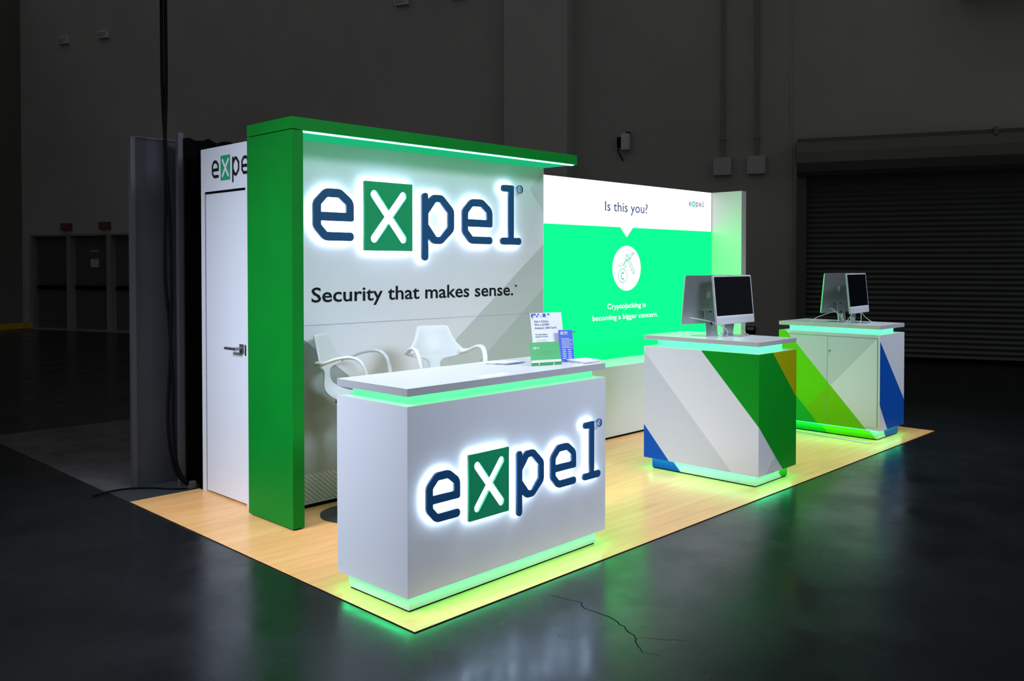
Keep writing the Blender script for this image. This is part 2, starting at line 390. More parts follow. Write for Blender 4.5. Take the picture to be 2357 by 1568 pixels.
# hall wall, local frame: s along the wall, d out of the wall towards the hall
A0 = Vector((4.918, 20.967, 0)); WT = Vector((.379, -.925, 0)).normalized(); WN = Vector((-WT.y*-1, WT.x*-1, 0))
WN = Vector((WT.y, -WT.x, 0))           # points towards the camera side
if (Vector((-2.4,-2.9,0))-A0).dot(WN) < 0: WN = -WN
HW = Matrix(((WT.x, WN.x, 0, A0.x), (WT.y, WN.y, 0, A0.y), (0, 0, 1, 0), (0, 0, 0, 1)))   # (s, d, z)
def hb(a, b, mi=0, m=None): return (m or MB(HW)).box(a, b, mi)
TOP = 9.0
# back wall with openings for the exits and the roller door
m = MB(HW); 
m.box((-.29,-.3,FZ),(.06,0,2.30)); m.box((-.29,-.3,2.30),(5.2,0,TOP)); m.box((5.2,-.3,FZ),(18.38,0,TOP)); m.box((18.38,-.3,3.25),(24.5,0,TOP)); m.box((24.5,-.3,FZ),(27,0,TOP))
m.box((3.95,-.3,FZ),(5.2,0,2.30))
m.box((18.12,0,FZ),(18.16,.012,TOP)); struct(m.build('wall_back', 'hallwall'))
m = MB(HW); m.box((12.94,0,FZ),(14.2,.35,TOP)); struct(m.build('wall_pier', 'hallwall2'))
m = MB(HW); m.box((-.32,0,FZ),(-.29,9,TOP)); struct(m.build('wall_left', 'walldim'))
m = MB(HW); m.box((-.29,0,FZ),(-.17,9,.13)); m.box((-.17,.02,FZ),(.03,.12,.13)); struct(m.build('trim_1', 'yellow'))
# exit doors
for i, (a, b) in enumerate(((.06,1.23),(1.34,2.52),(2.65,3.85))):
    m = MB(HW); m.box((a,-.22,FZ),(b,-.16,2.28)); m.box((a+.16,-.16,.18),(b-.10,-.150,.93)); m.box((a+.16,-.16,1.12),(b-.10,-.150,2.12))
    d = struct(m.build('door_%d' % (i+1), 'doorpaint'))
    m = MB(HW); m.box((a+.05,-.15,.98),(b-.05,-.09,1.07)); m.build('push_bar', 'black', d)
    if i == 1:
        m = MB(HW); m.box((a+.5,-.15,1.52),(a+.76,-.145,1.72)); m.box((a+.5,-.15,1.90),(a+.76,-.145,1.93)); m.build('notice', 'box', d)
for i, (a, b) in enumerate(((0.0,.06),(1.23,1.34),(2.52,2.65),(3.85,3.95))):
    m = MB(HW); m.box((a,-.25,FZ),(b,.02,2.28)); struct(m.build('trim_%d' % (i+2), 'frame'))
m = MB(HW); m.box((0,-.25,2.28),(3.95,.02,2.33)); struct(m.build('trim_6', 'frame'))
m = MB(HW); m.box((.06,-.16,FZ),(3.85,.25,FZ+.012)); struct(m.build('trim_7', 'frame'))
# exit signs
signs = [(1.05,6.92,'exit sign high on the far wall, leftmost of the upper pair'),(2.34,6.94,'exit sign high on the far wall, right one of the upper left pair'),
         (1.08,2.40,'reddish exit sign directly above the first dark exit door'),(2.32,2.41,'reddish exit sign directly above the second dark exit door'),
         (10.38,6.83,'white and red exit sign at the top edge, left of centre'),(11.66,6.83,'exit sign barely in frame at the top centre, right of the other one')]
fr_w = (Vector((0,0,0)), Vector((1,0,0)), Vector((0,0,1)), Vector((0,1,0)))
for i, (s, z, lab) in enumerate(signs):
    root = thing('exit_sign', lab, 'sign', HW @ Vector((s+.19, 0, z)), math.atan2(WT.y, WT.x), 'exit signs on the far wall')
    sg = -1 if (Matrix.Rotation(math.atan2(WT.y, WT.x), 3, 'Z') @ Vector((0,1,0))).dot(WN) < 0 else 1
    m = MB(); m.box((-.15,0,.02),(.15,sg*.10,.19)); m.build('sign_housing', 'signred' if i in (2, 3) else 'signwhite', root, .006)
    m = MB(); put_text(m, 'EXIT', ((0,sg*.10,0),(1,0,0),(0,0,1),(0,sg,0)), -.115, .055, .23, .10, .002, 0, .01); m.build('lettering', 'signred' if i not in (2,3) else 'signpale', root)
# roller door
door_root = m = MB(HW)
m.box((18.38,-.12,FZ),(24.5,-.08,3.3))
dz = .087; z = 0.02
while z < 3.2:
    m.add([(18.38,-.08,z),(24.5,-.08,z),(24.5,-.045,z+dz*.45),(18.38,-.045,z+dz*.45),(24.5,-.08,z+dz),(18.38,-.08,z+dz)], [(0,1,2,3),(3,2,4,5)]); z += dz
dr = struct(m.build('door_4', 'shutter'))
m = MB(HW); m.box((18.38,-.1,FZ),(24.5,-.02,.06)); m.build('bottom_bar', 'black', dr)
for a in (18.24, 24.45):
    m = MB(HW); m.box((a,-.12,FZ),(a+.16,.10,3.3)); m.build('guide_rail', 'doorpaint', dr)
m = MB(HW); prof = [(0.02,3.70),(.30,3.70),(.42,3.62),(.48,3.45),(.46,3.28),(.38,3.14),(.26,3.08),(.02,3.08)]
for a, b in ((18.26,21.2),(21.2,24.6)):
    V = [(a, d, z) for d, z in prof]+[(b, d, z) for d, z in prof]; n = len(prof)
    m.add(V, [(i,(i+1) % n,n+(i+1) % n,n+i) for i in range(n)]+[tuple(range(n)), tuple(range(2*n-1,n-1,-1))])
    m.box((b-.03,.02,3.60),(b+.03,.45,3.72))
m.box((18.22,.02,3.32),(18.26,.25,3.60)); hd = m.build('shutter_hood', 'drum', dr)
# conduit and junction boxes
for s, lab in ((16.84,'grey square junction box on the far wall, left one below a conduit'),(17.42,'grey square junction box on the far wall, right one nearer the roller door')):
    root = thing('junction_box', lab, 'junction box', HW @ Vector((s+.15,0,3.16)), math.atan2(WT.y, WT.x), 'junction boxes on the far wall')
    m = MB(); m.box((-.155,0,0),(.155,sg*.12,.31)); m.build('box_housing', 'box', root, .006)
    m = MB()
    m.tube([(0,sg*.05,.31),(0,sg*.05,5.7)], .028); m.box((-.04,sg*.0,.62),(.04,sg*.09,.66)); m.build('conduit', 'frame', root)
root = thing('wall_speaker', 'small pale box on a bracket with a dangling dark lead on the far wall', 'wall unit', HW @ Vector((15.2,0,3.68)), math.atan2(WT.y, WT.x))
m = MB(); m.box((-.02,sg*.06,0),(.13,sg*.20,.30)); m.build('unit_housing', 'boxlight', root, .01)
m = MB(); m.box((-.10,0,.06),(-.02,sg*.16,.24)); m.box((.05,0,.29),(.11,sg*.1,.34)); m.build('bracket', 'black', root)
m = MB(); m.tube([(-.08,sg*.1,.1),(-.11,sg*.08,.0),(-.07,sg*.05,-.08),(-.02,sg*.03,-.18)], .012); m.build('lead', 'black', root)
m = MB(HW); m.box((17.40,0,.38),(17.56,.05,.50)); m.box((17.42,.05,.44),(17.54,.056,.49),1); tag(m.build('wall_outlet', ['black','box']), 'black outlet plate low on the far wall behind the nearer computers', 'outlet')
m = MB(HW); m.box((20.7,.01,5.84),(26.9,.9,6.3)); tag(m.build('air_duct', 'doorpaint'), 'dark duct at the top right corner above the roller door', 'duct')

# ================================================================== NEIGHBOURING STAND
root = thing('partition_panel', 'blue-grey partition panel with two metal posts behind the cable loom', 'partition', (.3,3.3,FZ))
m = MB(); m.box((-.108,.02,0),(.20,.045,2.49)); m.build('panel_face', 'greypanel', root)
m = MB(); m.box((-.142,.01,0),(-.11,.05,2.495)); m.build('post', 'post', root)
m = MB(); m.box((.115,-.18,0),(.155,-.14,2.53)); m.build('post', 'post', root)
m = MB(); m.box((-.11,.01,2.49),(.20,.05,2.50)); m.build('rail', 'post', root)
m = MB(); N = 60; x0, x1 = .455, 3.0
V = []; F = []
for j in range(2):
    for i in range(N+1):
        x = x0+(x1-x0)*i/N; V.append((x, 3.10+.022*math.sin(i*1.25), FZ if j == 0 else 2.485+.012*math.sin(i*1.9)))
F = [(i,i+1,N+2+i,N+1+i) for i in range(N)]; m.add(V, F)
o = m.build('drape', 'velour'); so = o.modifiers.new('thick', 'SOLIDIFY'); so.thickness = .01
tag(o, 'black velour drape hanging behind the white closet wall', 'drape')
root = thing('cable_loom', 'thick black cables hanging from the ceiling in front of the grey partition', 'cable', (.45,3.05,FZ))
L = Vector((-.45,-3.05,-FZ))
def path(pts): return [Vector(p)+L for p in pts]
def smooth_path(P, k=6):
    P = [Vector(p) for p in P]; out = []
    for i in range(len(P)-1):
        p0 = P[max(i-1,0)]; p1 = P[i]; p2 = P[i+1]; p3 = P[min(i+2,len(P)-1)]
        for j in range(k):
            t = j/k; out.append(.5*((2*p1)+(-p0+p2)*t+(2*p0-5*p1+4*p2-p3)*t*t+(-p0+3*p1-3*p2+p3)*t**3))
    return out+[P[-1]]
m = MB(); m.tube(smooth_path(path([(.270,3.07,8.5),(.272,3.07,6.0),(.276,3.07,4.4),(.28,3.07,3.4),(.283,3.07,2.8),(.30,3.07,2.4),(.30,3.07,2.0),(.292,3.07,1.7),(.295,3.07,1.45),(.318,3.07,1.2),(.328,3.07,1.0),(.315,3.07,.75),(.305,3.07,.5),(.325,3.07,.27),(.36,3.07,.13),(.41,3.05,.05),(.46,3.04,.02)])), .012); m.build('cable', 'rubber', root)
m = MB(); m.tube(smooth_path(path([(.292,3.05,8.5),(.294,3.05,6.0),(.297,3.05,4.4),(.299,3.05,3.4),(.30,3.05,2.8),(.29,3.05,2.4),(.315,3.05,2.0),(.325,3.05,1.7),(.328,3.05,1.45),(.325,3.05,1.2),(.320,3.05,1.0),(.335,3.05,.75),(.332,3.05,.5),(.345,3.05,.27),(.375,3.05,.13),(.42,3.03,.05),(.47,3.02,.02)])), .012); m.build('cable', 'rubber', root)
m = MB(); m.box((.43,3.00,.0),(.48,3.05,.05)); m.v = [v+Vector((-.45,-3.05,-FZ)) for v in m.v]; m.build('connector', 'post', root, .004)
m = MB(); m.tube(smooth_path([(.42,3.02,FZ+.010),(.33,3.10,FZ+.010),(.25,3.22,FZ+.010),(.12,3.32,FZ+.010),(0.0,3.33,FZ+.010),(-.12,3.30,FZ+.006)]), .006)
tag(m.build('floor_cable', 'rubber'), 'thin black cable lying on the slate strip beside the booth corner', 'cable')

# ================================================================== BOOTH STRUCTURE
CX0, CX1, CY0, CY1, CH = .49, 3.028, 1.992, 2.979, 2.389
root = thing('storage_closet', 'white storage closet behind the big logo wall, with a flush door and logo', 'closet', (1.76,2.48,0))
TC = Matrix.Translation(-Vector((1.76,2.48,0)))
m = MB(TC)
m.box((CX0,2.875,0),(CX0+.05,CY1,CH)); m.box((CX0,CY0+.05,2.088),(CX0+.05,2.875,CH)); m.box((CX0,CY0+.05,0),(CX0+.05,2.315,2.088))
m.box((CX0,CY1-.05,0),(CX1,CY1,CH)); m.box((CX1-.05,CY0+.05,0),(CX1,CY1-.05,CH)); m.box((CX0+.05,CY0+.05,CH-.04),(CX1-.05,CY1-.05,CH-.01))
m.build('closet_wall', 'white', root)
m = MB(TC); m.box((CX0+.003,2.322,.012),(CX0+.04,2.865,2.075)); dd = m.build('door', 'white', root, .0015)
m = MB(TC); m.box((CX0+.03,2.315,0),(CX0+.048,2.875,2.088)); m.build('door_gap', 'black', root)
m = MB(TC); m.box((CX0-.003,2.318,2.077),(CX0+.01,2.862,2.090)); m.build('door_slot', 'black', root)
m = MB(TC); m.box((CX0-.006,2.345,1.005),(CX0+.004,2.395,1.063)); m.tube([(CX0-.005,2.37,1.034),(CX0-.055,2.37,1.034)], .011)
m.tube([(CX0-.052,2.375,1.034),(CX0-.055,2.49,1.034)], .011, flat=.9); m.build('handle', 'steel', dd, .001)
m = MB(TC); m.box((CX0-.002,2.322,.99),(CX0+.004,2.330,1.06)); m.build('latch_plate', 'black', dd)
m = MB(TC); fr = ((CX0,2.767,2.178),(0,-1,0),(0,0,1),(-1,0,0)); flat_logo(m, fr, .308, .35, .0015, 0, 1, 2); m.build('logo', ['ink','badge','white'], root)

# logo wall (front skin of the closet) with its print
root = thing('logo_wall', 'tall printed backdrop wall with the tagline, under the green canopy', 'wall panel', (1.76,2.0,0))
TW = Matrix.Translation(-Vector((1.76,2.0,0)))
m = MB(TW); m.box((CX0,1.992,.025),(CX1,2.04,2.389), 0)
fw = ((0,1.992,0),(1,0,0),(0,0,1),(0,-1,0))
flat(m, [(3.028,1.757),(.97,.22),(CX1,.22)], fw, .0008, 1); flat(m, [(3.028,1.392),(1.46,.22),(CX1,.22)], fw, .0010, 2)
flat(m, [(2.862,2.205),(3.028,2.37),(3.028,2.02)], fw, .0008, 5)
flat(m, [(CX0,1.275),(1.62,.42),(1.24,.42),(.97,.22),(CX0,.22)], fw, .0012, 3)
flat(m, [(CX0,.22),(CX1,.22),(CX1,.03),(CX0,.03)], fw, .0011, 1)
x = CX0-.3
while x < CX1:
    pl = clip([(x,.235),(x+.016,.235),(x+.016+.24,.03),(x+.24,.03)], CX0, .03, CX1, .235)
    if len(pl) > 2: flat(m, pl, fw, .0014, 4)
    x += .035
flat(m, [(CX0,1.193),(CX1,1.188),(CX1,1.186),(CX0,1.190)], fw, .0016, 3)
m.build('wall_face', ['wallprint','wallgrey','wallgrey2','walldark','wallhatch','wallprint2'], root)
m = MB(TW); m.box((CX0,1.996,0),(CX1,2.03,.025)); m.build('base_shadow_gap', 'black', root)
m = MB(TW); put_text(m, 'Security that makes sense.', fw, .778, 1.341, 1.885, .100, .0015, 0, .014)
put_text(m, 'TM', fw, 2.670, 1.405, .036, .022, .0015, 0, .01); m.build('tagline', 'ink', root)
# halo logo on the wall
root = thing('illuminated_sign', 'large halo-lit company logo mounted on the tall backdrop wall', 'sign', (1.76,1.99,1.74))
halo_logo((Vector((.765,1.992,1.744))-Vector((1.76,1.99,1.74)),(1,0,0),(0,0,1),(0,-1,0)), .995, .995, root, .030, .017)

# green canopy frame
root = thing('green_canopy_frame', 'green portal with one side fin and a long flat canopy over the backdrop', 'canopy', (1.72,1.88,0))
TG = Matrix.Translation(-Vector((1.72,1.88,0)))
m = MB(TG); m.box((.409,1.627,.008),(.489,2.147,2.387)); m.build('side_fin', 'green', root, .002)
m = MB(TG); m.box((.425,1.64,0),(.475,2.13,.008)); m.build('foot', 'black', root)
m = MB(TG); m.box((.409,1.627,2.391),(3.028,2.147,2.464)); m.build('canopy', 'green', root, .002)
m = MB(TG); m.box((.49,1.633,2.3885),(3.022,1.990,2.3898)); setlabel(m.build('canopy_underside', 'underglow', root), 'green underside with added glow')  # panel given its own glow in place of light falling on it
m = MB(TG); m.box((.50,1.640,2.3815),(3.000,1.668,2.3884)); m.build('led_strip', 'canopyled', root)

# screen block: base cabinet, screen, end tower
root = thing('media_base', 'long low white base cabinet running under the big green screen', 'cabinet', (4.66,2.2,0))
TB = Matrix.Translation(-Vector((4.66,2.2,0)))
m = MB(TB); m.box((3.028,1.971,.02),(6.29,2.52,.66)); m.build('cabinet_body', 'wallprint', root, .001)
m = MB(TB); m.box((3.04,1.985,0),(6.28,2.5,.02)); m.build('base_shadow_gap', 'black', root)
root = thing('led_screen', 'huge lit display showing a white and green slide with a question', 'screen', (4.66,2.42,.66))
TS = Matrix.Translation(-Vector((4.66,2.42,.66)))
m = MB(TS); m.box((3.028,2.385,.661),(6.285,2.46,2.398)); m.build('screen_housing', 'black', root)
fs = ((0,2.385,0),(1,0,0),(0,0,1),(0,-1,0))
m = MB(TS)
flat(m, [(3.03,1.958),(4.592,1.958),(4.70,1.859),(4.804,1.958),(6.283,1.958),(6.283,2.396),(3.03,2.396)], fs, .004, 0)
flat(m, [(3.03,.663),(6.283,.663),(6.283,1.958),(4.804,1.958),(4.70,1.859),(4.592,1.958),(3.03,1.958)], fs, .004, 1)
flat(m, circle(4.70,1.55,.235,.225,64), fs, .006, 0)
x = 3.4
while x < 6.283:
    top = .84 if x < 4.9 else .80
    pl = clip([(x,.663),(x+.006,.663),(x+.006+.12,top),(x+.12,top)], 3.03,.663,6.283,.9)
    if len(pl) > 2: flat(m, pl, fs, .005, 4)
    x += .035
put_text(m, 'Is this you?', fs, 4.346, 2.112, .705, .100, .007, 2, .002)
put_text(m, 'Cryptojacking is', fs, 4.385, 1.152, .640, .052, .007, 0, .012)
put_text(m, 'becoming a bigger concern.', fs, 4.155, 1.045, 1.085, .052, .007, 0, .012)
flat_logo(m, ((5.819,2.385,2.229),(1,0,0),(0,0,1),(0,-1,0)), .156, .125, .007, 2, 3, 0)
def stroke(pts, w, mi=3, closed=False):
    P = pts+[pts[0]] if closed else pts
    for a, b in zip(P, P[1:]):
        d = Vector(b)-Vector(a); 
        if d.length < 1e-6: continue
        d.normalize(); p = Vector((-d.y, d.x))*w*1.35; e = d*w*.6
        a_ = Vector(a)-e; b_ = Vector(b)+e
        flat(m, [tuple(a_-p), tuple(b_-p), tuple(b_+p), tuple(a_+p)], fs, .0080, mi)
flat(m, circle(4.63,1.474,.075,.072,48), fs, .0078, 3, [circle(4.63,1.474,.068,.065,48)])
stroke([(4.63+.027*math.cos(a), 1.474+.030*math.sin(a)) for a in [math.radians(q) for q in range(50,311,20)]], .0042)
for dx in (-.008,.008):
    stroke([(4.63+dx,1.508),(4.63+dx,1.518)], .003); stroke([(4.63+dx,1.440),(4.63+dx,1.430)], .003)
stroke([(4.713,1.632),(4.800,1.497),(4.812,1.492),(4.828,1.504),(4.824,1.512),(4.736,1.648)], .0030, 3, True)
stroke([(4.736,1.660),(4.765,1.690),(4.800,1.706),(4.822,1.702),(4.790,1.682),(4.756,1.646)], .0028, 3, True)
stroke([(4.676,1.640),(4.650,1.600),(4.634,1.568),(4.650,1.590),(4.680,1.616),(4.702,1.624)], .0028, 3, True)
stroke([(4.700,1.625),(4.682,1.648),(4.706,1.676),(4.728,1.654),(4.722,1.632)], .0028, 3, True)
stroke([(4.690,1.668),(4.682,1.680),(4.696,1.692),(4.712,1.678)], .0028)
for a, b in (((4.612,1.572),(4.590,1.605)),((4.598,1.563),(4.562,1.585)),((4.650,1.562),(4.682,1.590)),((4.662,1.556),(4.694,1.566))): stroke([a, b], .0025)
for p in ((4.584,1.618),(4.552,1.592),(4.570,1.556),(4.716,1.556),(4.702,1.542)): stroke([p, (p[0]+.003,p[1]+.002)], .002)
m.build('display_image', ['scrwhite','scrgreen','scrnavy','scrteal','scrhatch'], root)
root = thing('end_tower', 'narrow white upright end wall at the right edge of the screen', 'wall panel', (6.34,2.2,0))
m = MB(Matrix.Translation(-Vector((6.34,2.2,0)))); m.box((6.29,2.005,0),(6.39,2.52,2.398), 0); m.build('tower_face', 'whitegloss2', root, .002)

# ================================================================== COUNTERS
def counter(name, label, ax, ay, w, d, r, hbz, htz, sbz, stz, inset, neck_in, glow, strip, prints, doors=False):
    c, s = math.cos(r), math.sin(r)
    root = thing(name, label, 'counter', (ax+c*w/2-s*d/2, ay+s*w/2+c*d/2, 0), r)
    T = Matrix.Translation((-w/2, -d/2, 0)); mats = ['white','cgreen','olive','pale','blue','lime','limedark','emerald','black']
    m = MB(T); m.box((0,0,hbz),(w,d,htz)); 
    fl = ((0,0,0),(0,1,0),(0,0,1),(-1,0,0)); ff = ((0,0,0),(1,0,0),(0,0,1),(0,-1,0))
    for k, (side, poly, mi) in enumerate(prints):
        fr = fl if side == 'L' else ff
        pl = clip(poly, 0, hbz, d if side == 'L' else w, htz)
        if len(pl) > 2: flat(m, pl, fr, .0004+.0002*k, mi)
    m.build('counter_body', mats, root)
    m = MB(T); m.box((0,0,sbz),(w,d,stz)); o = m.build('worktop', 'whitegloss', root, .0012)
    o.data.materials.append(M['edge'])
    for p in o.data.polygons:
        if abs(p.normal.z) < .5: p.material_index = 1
    m = MB(T); m.box((neck_in,neck_in,htz),(w-neck_in,d-neck_in,sbz)); setlabel(m.build('lit_band', glow, root), 'glowing band under the worktop')
    pm = MB(T); pm.box((inset,inset,.009),(w-inset,d-inset,hbz))
    fl2 = ((inset,0,0),(0,1,0),(0,0,1),(-1,0,0)); ff2 = ((0,inset,0),(1,0,0),(0,0,1),(0,-1,0))
    for k, (side, poly, mi) in enumerate(prints):
        pl = clip(poly, inset, .009, (d if side == 'L' else w)-inset, hbz)
        if len(pl) > 2: flat(pm, pl, fl2 if side == 'L' else ff2, .0004+.0002*k, mi)
    pm.build('plinth', ['plinth']+mats[1:], root)
    m = MB(T); m.box((inset+.006,inset+.006,0),(w-inset-.006,d-inset-.006,.009)); m.build('base_shadow_gap', 'black', root)
    g = .012; a = inset-.026; z0, z1 = hbz-.004, hbz-.0005
    m = MB(T); m.box((a,a,z0),(w-a,a+g,z1)); m.box((a,d-a-g,z0),(w-a,d-a,z1)); m.box((a,a+g,z0),(a+g,d-a-g,z1)); m.box((w-a-g,a+g,z0),(w-a,d-a-g,z1))
    setlabel(m.build('led_strip', strip, root), 'green light strip under the body')
    if doors:
        m = MB(T); e = .0016
        def line(p, q, wd):
            dv = (Vector(q)-Vector(p)).normalized(); pp = Vector((-dv.y, dv.x))*wd/2
            flat(m, [tuple(Vector(p)-pp), tuple(Vector(q)-pp), tuple(Vector(q)+pp), tuple(Vector(p)+pp)], fl, e, 0)
        line((.02,.922),(d-.06,.922),.005); line((.022,.125),(.022,.922),.007); line((.02,.115),(.13,.115),.003)
        line((d*.5,.125),(d*.5,.92),.0035); m.build('door_seam', 'steel', root)
        m = MB(T); m.tube([(-.002,d*.5-.022,.785),(-.010,d*.5-.022,.785)], .009, 16); m.build('lock', 'steel', root)
    return root, T
c1, T1 = counter('reception_counter', 'white reception counter with the halo-lit logo, nearest the platform corner', .0751,.1402,1.4481,.5358,.011,.082,.950,.9942,1.0313,.040,.055,'mint','strip',[])
halo_logo((T1 @ Vector((.086,0,.405)),(1,0,0),(0,0,1),(0,-1,0)), .653, .67, c1, .020, .012)
def LL(a, b, x0, x1):   # line helper: z at x along a->b
    k = (b[1]-a[1])/(b[0]-a[0]); return [(x, a[1]+k*(x-a[0])) for x in (x0, x1)]
# counter 2: coordinates measured from the near corner
L2 = []
d2, w2 = .979, .568
u1 = LL((.471,.956),(.003,.445),-.1,.6); L2.append(('L', [(-.1,u1[0][1]),(.6,u1[1][1]),(.6,1.2),(-.1,1.2)], 1))
g1 = LL((.976,.909),(.214,.092),-.1,1.1); L2.append(('L', [(-.1,g1[0][1]-0),(1.1,g1[1][1]),(1.1,-.3),(-.1,-.3)], 3))
b1 = LL((.979,.344),(.746,.087),.3,1.1); L2.append(('L', [(.3,b1[0][1]),(1.1,b1[1][1]),(1.1,-.5),(.3,-.5)], 4))
r1 = LL((.0,.445),(.353,.091),-.1,.9); L2.append(('F', [(-.1,r1[0][1]),(.9,r1[1][1]),(.9,1.6),(-.1,1.6)], 1))
r2 = LL((.204,.951),(.568,.593),.0,.9); L2.append(('F', [(.0,r2[0][1]),(.9,r2[1][1]),(.9,1.6),(.0,1.6)], 2))
L2.append(('F', [(.242,.197),(.099,.087),(.40,.05)], 3))
c2, T2 = counter('demo_counter', 'white, green and blue demo counter in the middle of the platform', 3.2121,.1184,w2,d2,.0027,.0865,.9539,1.0071,1.0396,.0473,.077,'aqua','stripaqua',L2)
L3 = []; d3, w3 = .984, .546
t = LL((.797,.829),(.119,.088),-.2,1.2); t2 = LL((.801,.331),(.578,.089),.2,1.3)
L3.append(('L', [(-.2,t[0][1]),(1.2,t[1][1]),(1.3,t2[1][1]),(.2,t2[0][1])], 5))
L3.append(('L', [(.2,t2[0][1]),(1.3,t2[1][1]),(1.3,-.8),(.2,-.8)], 7))
# deeper lime below the second diagonal
def isect(a, b, c, d_):
    x1,y1,x2,y2,x3,y3,x4,y4 = *a,*b,*c,*d_; D = (x1-x2)*(y3-y4)-(y1-y2)*(x3-x4)
    px = ((x1*y2-y1*x2)*(x3-x4)-(x1-x2)*(x3*y4-y3*x4))/D; py = ((x1*y2-y1*x2)*(y3-y4)-(y1-y2)*(x3*y4-y3*x4))/D; return (px, py)
i1 = isect((.797,.829),(.119,.088),(.682,.239),(.026,.923)); i2 = isect((.801,.331),(.578,.089),(.682,.239),(.026,.923))
L3.append(('L', [(.026,.923), i1, (.797,.829), (.885,.922), (.85,.953), (.03,.953)], 3))
L3.append(('L', [i1, (.119-.15,.088-.164), (.578-.15,.089-.163), i2], 6))
s1 = LL((.0,.897),(.545,.324),-.05,.7); s2 = LL((0,.214),(.112,.089),-.1,.4)
L3.append(('F', [(-.1,.80),(0,.897),(.7,s1[1][1]),(.7,-.6),(.4,s2[1][1]),(-.1,s2[0][1])], 4))
L3 = [(a, ([(0.0 if x < 0 and a == 'F' else x, y) for x, y in b]), c_) for a, b, c_ in L3]
c3, T3 = counter('demo_counter', 'white and lime demo counter with cupboard doors, farthest right on the platform', 5.5067,.1761,w3,d3,-.019,.0886,.9542,1.0032,1.0393,.0387,.074,'aqua','strip',L3, True)
m = MB(); m.add([(5.34,.20,.001),(5.385,.19,.001),(5.50,1.10,.001),(5.46,1.11,.001),(5.34,.20,.004),(5.385,.19,.004),(5.50,1.10,.004),(5.46,1.11,.004)],
      [(0,3,2,1),(4,5,6,7),(0,1,5,4),(1,2,6,5),(2,3,7,6),(3,0,4,7)])
tag(m.build('threshold_strip', 'plinth'), 'thin white strip lying on the platform along the farthest counter', 'strip')

# ================================================================== COMPUTERS
APPLE = [(0,-.5),(.10,-.535),(.2,-.55),(.32,-.47),(.43,-.30),(.49,-.13),(.40,-.07),(.33,.04),(.34,.17),(.43,.27),(.47,.30),(.40,.38),(.28,.43),(.16,.41),(.05,.365),(-.02,.36),(-.12,.40),(-.24,.43),(-.36,.39),(-.46,.27),(-.50,.10),(-.48,-.1),(-.42,-.28),(-.33,-.44),(-.22,-.55),(-.12,-.54)]
LEAF = [(.0,.46),(.10,.50),(.19,.60),(.22,.73),(.10,.70),(.02,.60)]
def make_computer(label, zb, h, tilt):
    """front faces local -y; origin on the counter, under the panel centre"""
    root = thing('desktop_computer', label, 'computer', (0,0,0), 0, 'all-in-one computers on the demo counters')
    w = .2735; ct, st = math.cos(tilt), math.sin(tilt)
    T = Matrix.Translation((0,0,zb)) @ Matrix.Rotation(-tilt, 4, 'X')
    m = MB(T); R_ = rounded([(-w,0,.012),(w,0,.012),(w,h,.012),(-w,h,.012)]); m.prism([R_], ((0,0,0),(1,0,0),(0,0,1),(0,-1,0)), -.0115, 0)
    m.build('display_housing', 'alushell', root, .001)
    fr = ((0,0,0),(1,0,0),(0,0,1),(0,-1,0))
    m = MB(T); flat(m, rounded([(-w+.002,.052,.004),(w-.002,.052,.004),(w-.002,h-.002,.011),(-w+.002,h-.002,.011)]), fr, .0008); m.build('bezel', 'bezel', root)
    m = MB(T); flat(m, [(-w+.013,.066),(w-.013,.066),(w-.013,h-.013),(-w+.013,h-.013)], fr, .0014); m.build('screen', 'screenblack', root)
    m = MB(T); flat(m, rounded([(-w+.002,.002,.011),(w-.002,.002,.011),(w-.002,.052,0),(-w+.002,.052,0)]), fr, .0010); m.build('chin', 'chin', root)
    m = MB(T); frb = ((0,.0115,h*.60),(-.052,0,0),(0,0,.056),(0,1,0)); flat(m, APPLE, frb, .0006); flat(m, LEAF, frb, .0006); m.build('logo_mark', 'mark', root)
    # stand: foot plate + back leg rising to the hinge
    hz = zb+.105; hy = .0115+.015-st*-.105*0
    m = MB(); y1 = .070
    m.box((-.082,y1-.147,0),(.082,y1,.005)); m.build('stand_foot', 'alu', root, .0015)
    m = MB(); top = (hz); yt = .030+st*.105*1.0
    V = [(-.065,y1-.004,.004),(.065,y1-.004,.004),(.065,yt+.004,top),(-.065,yt+.004,top),(-.065,y1+.002,.004),(.065,y1+.002,.004),(.065,yt+.010,top),(-.065,yt+.010,top)]
    m.add(V, [(0,1,2,3),(7,6,5,4),(0,4,5,1),(2,6,7,3),(1,5,6,2),(0,3,7,4)]); m.box((-.065,.008+st*.10,top-.006),(.065,yt+.010,top))
    # cable hole and top slot
    m.build('stand_leg', 'alu', root)
    m = MB()
    def on_leg(t): return (y1+.002+(yt+.010-y1-.002)*t, .004+(top-.004)*t)
    a = on_leg(.40); b = on_leg(.58); c = ((a[0]+b[0])/2, (a[1]+b[1])/2)
    dv = Vector((0, b[0]-a[0], b[1]-a[1])); L_ = dv.length/2; dv.normalize(); nn = Vector((0, dv.z, -dv.y))
    flat(m, circle(0,0,.013,L_,20), ((0,c[0],c[1]),(1,0,0),tuple(dv),tuple(nn)), .001)
    m.build('cable_hole', 'disc', root); m = MB()
    e_ = on_leg(.93); flat(m, [(-.018,.005),(.018,.005),(.010,-.006),(-.010,-.006)], ((0,e_[0],e_[1]),(1,0,0),tuple(dv),tuple(nn)), .001)
    m.build('hinge_slot', 'disc', root)
    return root
comp = make_computer('computer with its dark screen facing the aisle on the middle counter', .095, .374, .10)
def place(o, x, y, z, yaw, label): o.location = (x, y, z); o.rotation_euler = (0,0,yaw); o['label'] = label
cb = copy_tree(comp); ca2 = copy_tree(comp); cb2 = copy_tree(comp)
place(comp, 3.615, .530, 1.0400, -.019, 'computer showing its dark screen on the middle counter')
